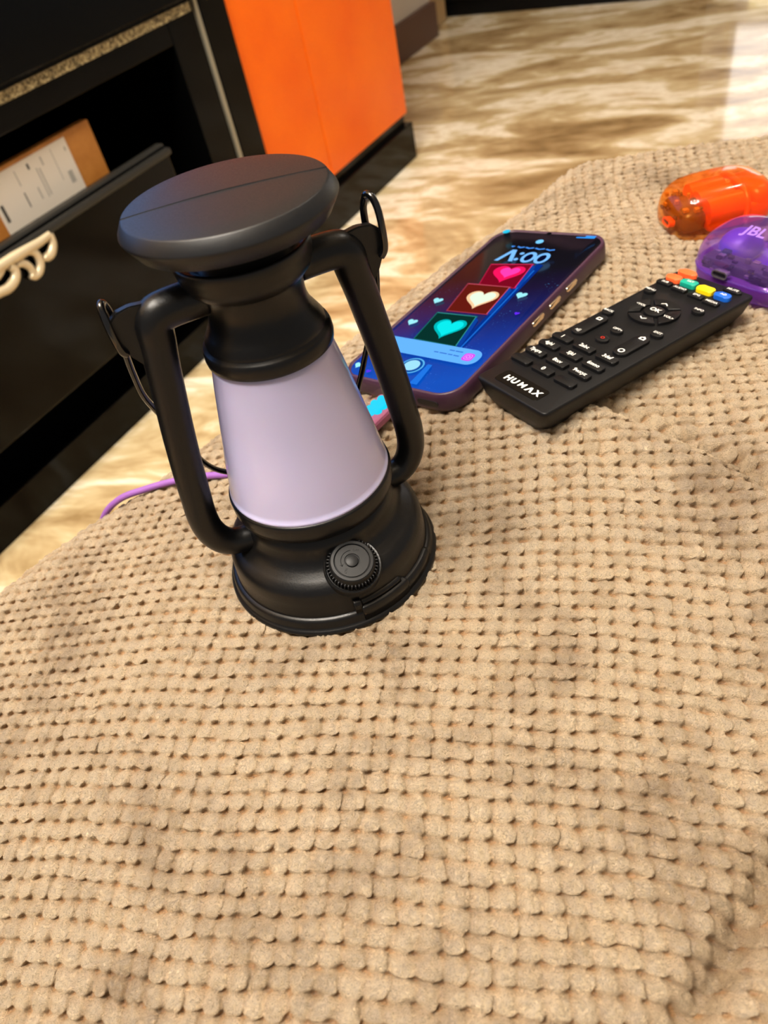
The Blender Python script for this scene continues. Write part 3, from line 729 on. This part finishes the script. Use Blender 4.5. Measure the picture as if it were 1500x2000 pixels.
cubes = [([(-18.9, 42.2), (8.4, 46.4), (12.2, 19.0), (-11.5, 14.7)], (118, 8, 30), (170, 20, 60)),
         ([(-20.1, 17.3), (9.0, 18.4), (11.8, -11.5), (-14.9, -13.2)], (96, 24, 16), (150, 50, 66)),
         ([(-19.3, -17.2), (7.5, -15.9), (13.3, -45.5), (-16.2, -45.0)], (6, 46, 40), (22, 100, 96))]
for P, c, rim in cubes:
    cxm = sum(p[0] for p in P) / 4; cym = sum(p[1] for p in P) / 4
    sp('cube_rim', [(cxm + (x - cxm) * 1.06, cym + (y - cym) * 1.05) for x, y in P], rim)
    sp('cube_face', P, c)
    (ax_, ay_), (bx_, by_) = P[1], P[2]
    sp('cube_side', [(ax_, ay_), (ax_ + 3.4, ay_ - 3.2), (bx_ + 3.0, by_ + 0.5), (bx_, by_)], (12, 60, 150))
    sp('cube_edge', stroke([P[0], P[1], P[2]], 0.5), tuple(min(255, int(v * 1.3) + 20) for v in rim))
def heart(cx_, cy_, w, h, rot=0.0):
    pts = []
    for k in range(40):
        t = 2 * pi * k / 40
        x = 16 * sin(t) ** 3 / 16; y = (13 * cos(t) - 5 * cos(2 * t) - 2 * cos(3 * t) - cos(4 * t)) / 15
        pts.append((cx_ + (x * cos(rot) - y * sin(rot)) * w / 2, cy_ + (x * sin(rot) + y * cos(rot)) * h / 2))
    return pts
sp('heart', heart(-1.8, 33.4, 21.0, 21, 0.10), (240, 20, 90)); sp('heart', heart(-1.2, 34.6, 13, 13, 0.10), (250, 60, 170))
sp('heart', heart(-1.4, 2.6, 20.5, 21, 0.12), (244, 196, 150)); sp('heart', heart(-1.2, 3.0, 16.5, 17, 0.12), (220, 236, 214))
sp('heart', heart(-2.4, -30.4, 20.5, 21, 0.12), (0, 176, 178)); sp('heart', heart(-2.2, -30.2, 16.5, 17, 0.12), (10, 220, 222))
for x, y, s in ((-27.8, -5.3, 6.6), (-28.9, -30.5, 6.6), (21.7, 10.7, 7.0), (-32.3, -78.0, 5.4)):
    sp('small_heart', heart(x, y, s, s), (150, 226, 240))
sp('glow_dot', heart(30, -8, 3.2, 3.2), (96, 40, 236)); sp('glow_dot', heart(-22, -81.5, 3.2, 3.2), (86, 50, 226))
sp('ring_glow', [(0.5 + 7.2 * cos(t * pi / 16), -69.6 + 7.2 * sin(t * pi / 16)) for t in range(32)], (84, 170, 226))
sp('ring_dark', [(0.5 + 6.2 * cos(t * pi / 16), -69.6 + 6.2 * sin(t * pi / 16)) for t in range(32)], (10, 70, 150))
sp('ring_core', [(0.2 + 4.8 * cos(t * pi / 16), -69.4 + 4.8 * sin(t * pi / 16)) for t in range(32)], (150, 214, 240))
sp('light_beam', [(9, -66), (12, -66), (14.5, -84), (9.5, -84)], (30, 110, 214))
# clock digits (eastern arabic eight, colon, five, five)
BL = (120, 184, 250)
sp('clock_digit', [(-19.2, 45.6), (-16.4, 45.6), (-12.6, 56.4), (-9.2, 46.2), (-6.2, 46.2), (-10.9, 60.4), (-14.0, 60.4)], BL)
for x, y in ((-4.9, 56.4), (-5.1, 49.0)): sp('clock_colon', [(x + 1.5 * cos(t * pi / 8), y + 1.5 * sin(t * pi / 8)) for t in range(16)], BL)
for x in (2.2, 11.6):
    sp('clock_digit', [(x + 4.7 * cos(t * pi / 16), 52.4 + 6.6 * sin(t * pi / 16)) for t in range(32)], BL)
    sp('digit_counter', [(x + 2.5 * cos(t * pi / 16), 52.2 + 4.2 * sin(t * pi / 16)) for t in range(32)], (6, 10, 40))
# date line, lock and status marks
for x0, x1, y in ((-17, -15, 64.0), (-12.5, -7.5, 63.6), (-6.4, -0.6, 63.3), (0.6, 7.4, 63.0), (8.6, 14.6, 62.6)):
    sp('date_glyph', stroke([(x0, y + 0.5), ((x0 + x1) / 2, y - 0.6), (x1, y + 0.5)], 1.3), (70, 140, 232))
sp('lock_mark', [(-1.1 + 2.6 * cos(t * pi / 8), 71.8 + 2.6 * sin(t * pi / 8)) for t in range(16)], (120, 200, 250))
sp('status_dot', [(-32.4 + 2.6 * cos(t * pi / 8), 82.2 + 2.6 * sin(t * pi / 8)) for t in range(16)], (40, 190, 226))
sp('status_mark', [(20.5, 80.4), (26, 80.8), (26, 82.6), (32.6, 82.8), (32.6, 79.6), (26, 79.4), (20.5, 79.2)], (50, 150, 246))
sp('camera_hole', [(-0.4 + 1.8 * cos(t * pi / 8), 82.4 + 1.8 * sin(t * pi / 8)) for t in range(16)], (14, 14, 16))
# notification bar and its camera icon
sp('notification_bar', [(x, y) for x, y in rrect(71.5, 13.6, 6.0, 8, -0.4, -54.6)], (96, 170, 244))
sp('app_icon', rrect(6.6, 6.8, 2.0, 6, 28.2, -54.8), (206, 70, 226))
sp('icon_inner', rrect(4.6, 4.8, 1.4, 6, 28.2, -54.8), (226, 150, 246))
sp('icon_inner', rrect(3.7, 3.9, 1.0, 6, 28.2, -54.8), (206, 70, 226))
sp('icon_lens', [(28.2 + 1.35 * cos(t * pi / 8), -54.8 + 1.35 * sin(t * pi / 8)) for t in range(16)], (226, 150, 246))
sp('icon_lens', [(28.2 + 0.8 * cos(t * pi / 8), -54.8 + 0.8 * sin(t * pi / 8)) for t in range(16)], (206, 70, 226))
for x0, x1, y in ((14, 17.5, -51.8), (18.2, 23, -51.9), (6, 9, -55.6), (9.8, 14.8, -55.7), (15.6, 18.6, -55.8), (19.4, 23, -56.0)):
    sp('notification_text', [(x0, y - 0.45), (x1, y - 0.45), (x1, y + 0.45), (x0, y + 0.45)], (56, 112, 196))

# ------------------------------------------------------------------ charging cable
PHM = npM(PH_M, PH_T)
cab = thing('charging_cable', 'purple charging cable with clear plug leading from the phone over the sofa edge', 'cable', Matrix.Identity(4))
def pv(x, y, z): return PHM @ Vector((x, y, z))
def inphone(bm): bmesh.ops.transform(bm, matrix=PHM, verts=bm.verts[:]); return bm
plug = obj('plug_body', inphone(box(bmesh.new(), -0.0078, 0.0078, -0.1215, -0.0905, -0.0108, -0.0048, 0.0018)), CORDB, cab)
obj('clear_cap', inphone(box(bmesh.new(), -0.0074, 0.0074, -0.1165, -0.0915, -0.0060, -0.0004, 0.0016)), CLR, plug)
bm = bmesh.new()
for k, (x, y) in enumerate(((-0.0022, -0.0960), (0.0022, -0.0965), (-0.0034, -0.1005), (0.0034, -0.1010), (0.0, -0.0995), (0.0, -0.1040), (-0.0028, -0.1050), (0.0030, -0.1055), (-0.004, -0.1085), (0.0, -0.1080))):
    bmesh.ops.create_uvsphere(bm, u_segments=12, v_segments=8, radius=0.0024, matrix=Matrix.Translation((x, y, -0.0042)) @ Matrix.Diagonal((1, 1, 0.8, 1)))
obj('lit_display', inphone(bm), CYAN, plug)
obj('metal_tip', inphone(box(bmesh.new(), -0.0042, 0.0042, -0.0910, -0.0885, -0.0078, -0.0048, 0.0008)), STEEL, cab)
obj('collar', inphone(tube(bmesh.new(), [(0, -0.1210, -0.0075), (0, -0.1275, -0.0075)], [0.0032, 0.0024], 14)), CORDB, cab)
zq = lambda x, y, up=0.0042: (x, y, float(zs(np.array([x]), np.array([y]))[0]) + up)
e_ = pv(0, -0.122, -0.0075)
cord = [e_, pv(0, -0.130, -0.0075), zq(-0.022, 0.306), zq(-0.050, 0.314), zq(-0.0779, 0.3257), zq(-0.0950, 0.3345), zq(-0.1139, 0.3415), zq(-0.132, 0.3450, 0.0042), (-0.1500, 0.3480, -0.0225), (-0.166, 0.352, -0.036), (-0.180, 0.357, -0.062), (-0.190, 0.361, -0.12), (-0.196, 0.364, -0.22), (-0.20, 0.367, -0.385), (-0.25, 0.43, -0.3975), (-0.36, 0.50, -0.3975)]
obj('cord', tube(bmesh.new(), smooth_path(cord, 8), 0.0020, 12), CORDM, cab, 60)

# ------------------------------------------------------------------ remote control
rm = thing('remote_control', 'black television remote with coloured keys lying beside the phone', 'remote', npM(RM_M, RM_T))
bm = bmesh.new()
def rsec(w, l, r, z, yo=0.0): return [(x, y + yo, z) for x, y in rrect(w, l, r, 6)]
loft(bm, [rsec(0.034, 0.140, 0.006, -0.0168), rsec(0.040, 0.146, 0.007, -0.0150), rsec(0.0460, 0.1510, 0.005, -0.0090), rsec(0.0492, 0.1534, 0.0035, -0.0030), rsec(0.0500, 0.1540, 0.003, -0.0012), rsec(0.0494, 0.1534, 0.0027, -0.0003), rsec(0.0480, 0.1520, 0.002, 0.0)])
rb = obj('housing', bm, REMB, rm, 45)
def key(P, h, m, name='key', bev=0.0005): return obj(name, prism(bmesh.new(), q(P), -0.0002, h, bev, 2), m, rm, 40)
def leg(k, s, x, y, h, size=0.0034, m=None, bold=0.00003, sx=1.0): return text('legend', s, size, (x * 0.001, y * 0.001, h + 0.00002), m or WHITEP, k, bold, sx)
circ = lambda x, y, rx, ry=None, n=28: [(x + rx * cos(2 * pi * k / n), y + (ry or rx) * sin(2 * pi * k / n)) for k in range(n)]
k = key(circ(-16.4, 73.6, 6.2, 3.0), 0.0024, BOR)
k = key(rrect(9.8, 6.0, 2.8, 6, -18.4, 64.8), 0.0024, BOR)
k = key(rrect(10, 5.6, 1.6, 6, -8.0, 64.6), 0.0024, BGR); leg(k, 'TXT', -8.0, 65.2, 0.0024, 0.0024)
k = key(rrect(10, 5.8, 1.6, 6, 3.4, 63.9), 0.0024, BYE)
k = key(rrect(9.6, 5.6, 2.4, 6, 14.4, 63.5), 0.0024, BBL); leg(k, 'AD', 14.4, 64.0, 0.0024, 0.0026)
k = key(circ(13.6, 73.0, 5.8, 2.7), 0.0012, BTN); leg(k, 'MUTE', 13.6, 73.2, 0.0012, 0.0026)
for x, y, s in ((-19.6, 58.2, 'SUB'), (-8.5, 57.0, 'AUDIO'), (3.2, 56.2, 'EPG'), (13.8, 54.8, 'MEDIA')):
    k = key(rrect(9.4, 4.4, 1.0, 5, x, y), 0.0014, BTN); leg(k, s, x, y + 0.4, 0.0014, 0.0025)
for x, y, s in ((-19.3, 45.6, 'MENU'), (15.0, 43.0, 'INFO'), (-19.8, 12.8, 'BACK'), (15.2, 10.8, 'EXIT'), (-2.3, 0.6, 'OPT+')):
    k = key(circ(x, y, 3.6, 3.0), 0.0018, BTN); leg(k, s, x, y + 0.5, 0.0018, 0.0024)
k = key(circ(-2.4, -10.2, 4.0, 3.2), 0.0016, BTN); leg(k, 'O', -2.4, -10.0, 0.0016, 0.0030, REDP, 0.0)
# navigation ring in four pieces and OK key
for a0, sgn, gx, gy in ((90, '^', -2.0, 37.4), (180, '<', -11.6, 29.6), (270, 'v', -1.2, 19.0), (0, '>', 8.4, 27.6)):
    P = []
    for t in np.linspace(a0 - 42, a0 + 42, 16): P.append((-1.6 + 13.6 * cos(radians(t)), 28.4 + 13.6 * sin(radians(t))))
    for t in np.linspace(a0 + 36, a0 - 36, 14): P.append((-1.6 + 7.2 * cos(radians(t)), 28.4 + 7.2 * sin(radians(t))))
    k = key(P, 0.0016, BTN, 'direction_key')
    if sgn == '^': plate('legend', q([(gx - 2, gy - 1.0), (gx - 2, gy - 0.2), (gx, gy + 1.3), (gx + 2, gy - 0.2), (gx + 2, gy - 1.0), (gx, gy + 0.5)]), 0.00166, WHITEP, k)
    elif sgn == 'v': plate('legend', q([(gx - 2, gy + 0.9), (gx, gy - 0.6), (gx + 2, gy + 0.9), (gx + 2, gy + 0.1), (gx, gy - 1.4), (gx - 2, gy + 0.1)]), 0.00166, WHITEP, k)
    else: leg(k, '<VOL' if sgn == '<' else 'VOL>', gx, gy, 0.0016, 0.0025)
k = key(circ(-1.6, 28.4, 5.8, 5.2), 0.0018, BTN); leg(k, 'OK', -1.6, 29.2, 0.0018, 0.0044, None, 0.0001)
for x, y0, y1, sa_, sb in ((-17.5, -15.4, 8.2, 'sq', 'XII'), (13.1, -17.2, 5.4, 'home', 'clk')):
    k = key(rrect(8.6, y1 - y0, 4.0, 7, x, (y0 + y1) / 2), 0.0016, BTN, 'rocker_key')
    if sa_ == 'sq':
        plate('legend', q(rrect(3.0, 2.8, 0.4, 3, x + 0.2, 3.6)), 0.00166, WHITEP, k); plate('legend', q(rrect(1.6, 1.4, 0.2, 3, x + 0.2, 3.6)), 0.00172, BTN, k)
        leg(k, 'x||', x, -12, 0.0016, 0.0030)
    else:
        plate('legend', q([(x - 1.7, 1.0), (x + 1.7, 1.0), (x + 1.7, 3.0), (x, 4.4), (x - 1.7, 3.0)]), 0.00166, WHITEP, k); plate('legend', q(rrect(1.5, 1.3, 0.2, 3, x, 2.3)), 0.00172, BTN, k)
        plate('legend', q(circ(x, -13.2, 1.8)), 0.00166, WHITEP, k); plate('legend', q(circ(x, -13.2, 1.1)), 0.00172, BTN, k)
rows = [['1', '2abc', '3def'], ['4ghi', '5jkl', '6mno'], ['7pqrs', '8tuv', '9wxyz'], ['', '0', '']]
for r_, row in enumerate(rows):
    y = (-23.0, -32.6, -42.0, -51.8)[r_]
    for c_, s in enumerate(row):
        x = (-18.0, -2.6, 12.8)[c_]
        k = key(rrect(12.6, 5.4, 1.0 if c_ == 1 else 1.6, 5, x, y), 0.0018, BTN)
        if s: leg(k, s, x - 0.4, y + 0.5, 0.0018, 0.0036 if len(s) > 1 else 0.0040, None, 0.00006, 0.92)
pl_ = obj('name_plate', prism(bmesh.new(), q(rrect(30.5, 10.4, 2.0, 6, -1.6, -67.2)), -0.0002, 0.00022, 0.0001, 1), PLATE, rm)
for s, x in (('H', -11.0), ('U', -6.4), ('M', -1.0), ('X', 9.6)):
    text('brand_letter', s, 0.0056, (x * 0.001, -0.0674, 0.00026), WHITEP, pl_, 0.00010 if s == 'M' else 0.00022, 1.0)
plate('brand_letter', q([(2.2, -69.35), (3.4, -69.35), (4.5, -66.9), (5.6, -69.35), (6.8, -69.35), (5.1, -65.45), (3.9, -65.45)]), 0.0003, WHITEP, pl_)

# ------------------------------------------------------------------ earbud cases
def pebble(lx, ly, h, e, zmid, top_flat=0.55, n=48, rings=18, zlo=0.0):
    """rounded slab: superellipse plan, domed top and tucked-under bottom"""
    secs = []
    for i in range(rings + 1):
        t = -1 + 2 * i / rings
        z = zmid + (h - zmid) * t if t > 0 else zmid + zmid * t
        k = (1 - abs(t) ** (2.4 if t > 0 else 2.8)) ** (0.5)
        k = top_flat + (1 - top_flat) * k if t > 0 else 0.72 + 0.28 * k
        secs.append([(k * lx / 2 * math.copysign(abs(cos(a)) ** (2 / e), cos(a)), k * ly / 2 * math.copysign(abs(sin(a)) ** (2 / e), sin(a)), max(z, zlo)) for a in [2 * pi * j / n for j in range(n)]])
    return secs
def shell(name, m, parent, lx, ly, h, e, zmid, tf=0.45):
    return obj(name, loft(bmesh.new(), pebble(lx, ly, h, e, zmid, tf)), m, parent, 50)
OM = frame((0.2580, 0.4470, 0.0030), (cos(radians(-1)), sin(radians(-1)), 0), (-sin(radians(-1)), cos(radians(-1)), 0), (0, 0, 1))
oe = thing('earbud_case', 'translucent orange earbud charging case lying on the sofa behind the purple one', 'earbud case', OM)
shell('shell', ORSH, oe, 0.068, 0.050, 0.030, 2.9, 0.012, 0.52)
bm = bmesh.new()
for y in (-0.0125, 0.0, 0.0125):
    tube(bm, smooth_path([(-0.012, y, 0.0150), (0.0, y, 0.0155), (0.010, y, 0.0155)], 4), 0.0082, 18, flat=1.05)
box(bm, -0.012, 0.028, -0.019, 0.019, 0.003, 0.016, 0.003)
core = obj('inner_core', bm, ORCO, oe, 40)
obj('hinge_band', tube(bmesh.new(), smooth_path([(0.011, -0.0215, 0.006), (0.0115, -0.0195, 0.0185), (0.012, -0.012, 0.0242), (0.012, 0.0, 0.0258), (0.012, 0.012, 0.0242), (0.0115, 0.0195, 0.0185), (0.011, 0.0215, 0.006)], 6), 0.0019, 10), ORCO, oe, 60)
obj('lid_core', loft(bmesh.new(), [[(p[0] + 0.0235, p[1], p[2] + 0.004) for p in s] for s in pebble(0.017, 0.037, 0.020, 3.2, 0.009, 0.6, 36, 12)]), ORCO, oe, 50)
el = obj('circuit_board', box(bmesh.new(), -0.0285, -0.0120, -0.018, 0.018, 0.004, 0.0185, 0.006, 4), ORED, oe, 40)
rr_ = random.Random(3)
for i in range(12):
    x, y = rr_.uniform(-0.028, -0.015), rr_.uniform(-0.017, 0.017); w = rr_.uniform(0.0015, 0.0035); hh = rr_.uniform(0.0008, 0.0030)
    obj('component', box(bmesh.new(), x - w / 2, x + w / 2, y - w / 2, y + w / 2, 0.0180, 0.0185 + hh, 0.0003), rr_.choice([OREL, CHIP, OREL, ORED]), el)
for i in range(6):
    y, z = rr_.uniform(-0.016, 0.016), rr_.uniform(0.013, 0.017)
    obj('component', box(bmesh.new(), -0.0300, -0.0284, y - 0.0015, y + 0.0015, z - 0.001, z + 0.001, 0.0003), rr_.choice([OREL, CHIP]), el)
def port(parent, M_, mring):
    bm = bmesh.new()
    O = rrect(0.0100, 0.0044, 0.0021, 6); I = rrect(0.0084, 0.0028, 0.0013, 6)
    loft(bm, [[(x, y, -0.004) for x, y in O], [(x, y, 0) for x, y in O], [(x, y, 0) for x, y in I], [(x, y, -0.003) for x, y in I]])
    bmesh.ops.transform(bm, matrix=M_, verts=bm.verts[:]); p = obj('usb_port', bm, mring, parent, 40)
    b2 = box(bmesh.new(), -0.0036, 0.0036, -0.0008, 0.0008, -0.003, -0.0005, 0.0002); bmesh.ops.transform(b2, matrix=M_, verts=b2.verts[:])
    b3 = prism(bmesh.new(), I, -0.0029, -0.0026); bmesh.ops.transform(b3, matrix=M_, verts=b3.verts[:]); obj('port_well', b3, DARK, p)
    obj('port_tongue', b2, CHIP, p)
port(oe, frame((-0.0338, -0.004, 0.0105), (0, -1, 0), (0.18, 0, 0.98), (-0.98, 0, 0.18)), ORCO)

pa = radians(-64.5)
ex_ = Vector((cos(pa), sin(pa), 0)); ey_ = Vector((-sin(pa), cos(pa), 0))
PM = frame((0.2455, 0.3665, 0.0015), ex_, ey_, (0, 0, 1))
pe = thing('earbud_case', 'translucent purple earbud charging case at the far end of the remote', 'earbud case', PM)
def lofts(z0, z1, tint, name, cap0, cap1):
    secs = pebble(0.070, 0.050, 0.034, 3.0, 0.012, 0.45, 56, 24)
    sel = [s for s in secs if z0 - 1e-6 <= s[0][2] <= z1 + 1e-6]
    return obj(name, loft(bmesh.new(), sel, cap0, cap1), tint, pe, 50)
secs = pebble(0.070, 0.050, 0.034, 3.0, 0.012, 0.45, 56, 24)
lofts(0.0, 0.0121, PUBA, 'base_shell', True, True)
lofts(0.0121 - 0.0002, 0.034, PUSH, 'lid_shell', False, True)
rim = obj('rim', tube(bmesh.new(), [(x * 1.002, y * 1.002, 0.0124) for x, y, z in pebble(0.070, 0.050, 0.034, 3.0, 0.012, 0.45, 56, 24)[12]], 0.0005, 8, closed=True), PUSH, pe, 60)
bm = bmesh.new()
for x in (-0.017, 0.017):
    bmesh.ops.create_uvsphere(bm, u_segments=24, v_segments=14, radius=0.0115, matrix=Matrix.Translation((x, 0.004, 0.0175)) @ Matrix.Diagonal((1.05, 1.1, 0.85, 1)))
box(bm, -0.029, 0.029, -0.012, 0.020, 0.004, 0.013, 0.004)
obj('inner_core', bm, PUCO, pe, 60)
el = obj('circuit_board', box(bmesh.new(), -0.026, 0.026, -0.0185, -0.008, 0.0105, 0.0185, 0.001), ELEC, pe)
for i in range(22):
    x, z = rr_.uniform(-0.025, 0.025), rr_.uniform(0.0125, 0.0185); w = rr_.uniform(0.0014, 0.0042)
    y = -0.0185
    obj('component', box(bmesh.new(), x - w / 2, x + w / 2, y - rr_.uniform(0.0006, 0.0018), y + 0.001, z - w / 3, z + w / 3, 0.0003), rr_.choice([CHIP, CHIP, ELEC, STEEL]), el)
for i in range(16):
    x, y = rr_.uniform(-0.024, 0.024), rr_.uniform(-0.017, -0.009); w = rr_.uniform(0.002, 0.005)
    obj('component', box(bmesh.new(), x - w / 2, x + w / 2, y - w / 3, y + w / 3, 0.018, 0.0190 + rr_.uniform(0, 0.003), 0.0003), rr_.choice([CHIP, ELEC, CHIP, STEEL]), el)
port(pe, frame((-0.0085, -0.0262, 0.0150), (1, 0, 0), (0, 0.12, 0.99), (0, -0.99, 0.12)), STEEL)
# brand letters lie on the dome above the port
t = text('brand_lettering', 'JBL', 0.0105, (0, 0, 0), PRINT, pe, 0.00025, 0.95)
t.data.transform(frame((-0.0045, -0.0035, 0.0322), (1, 0, 0), (0, 0.97, 0.20), (0, -0.20, 0.97)))
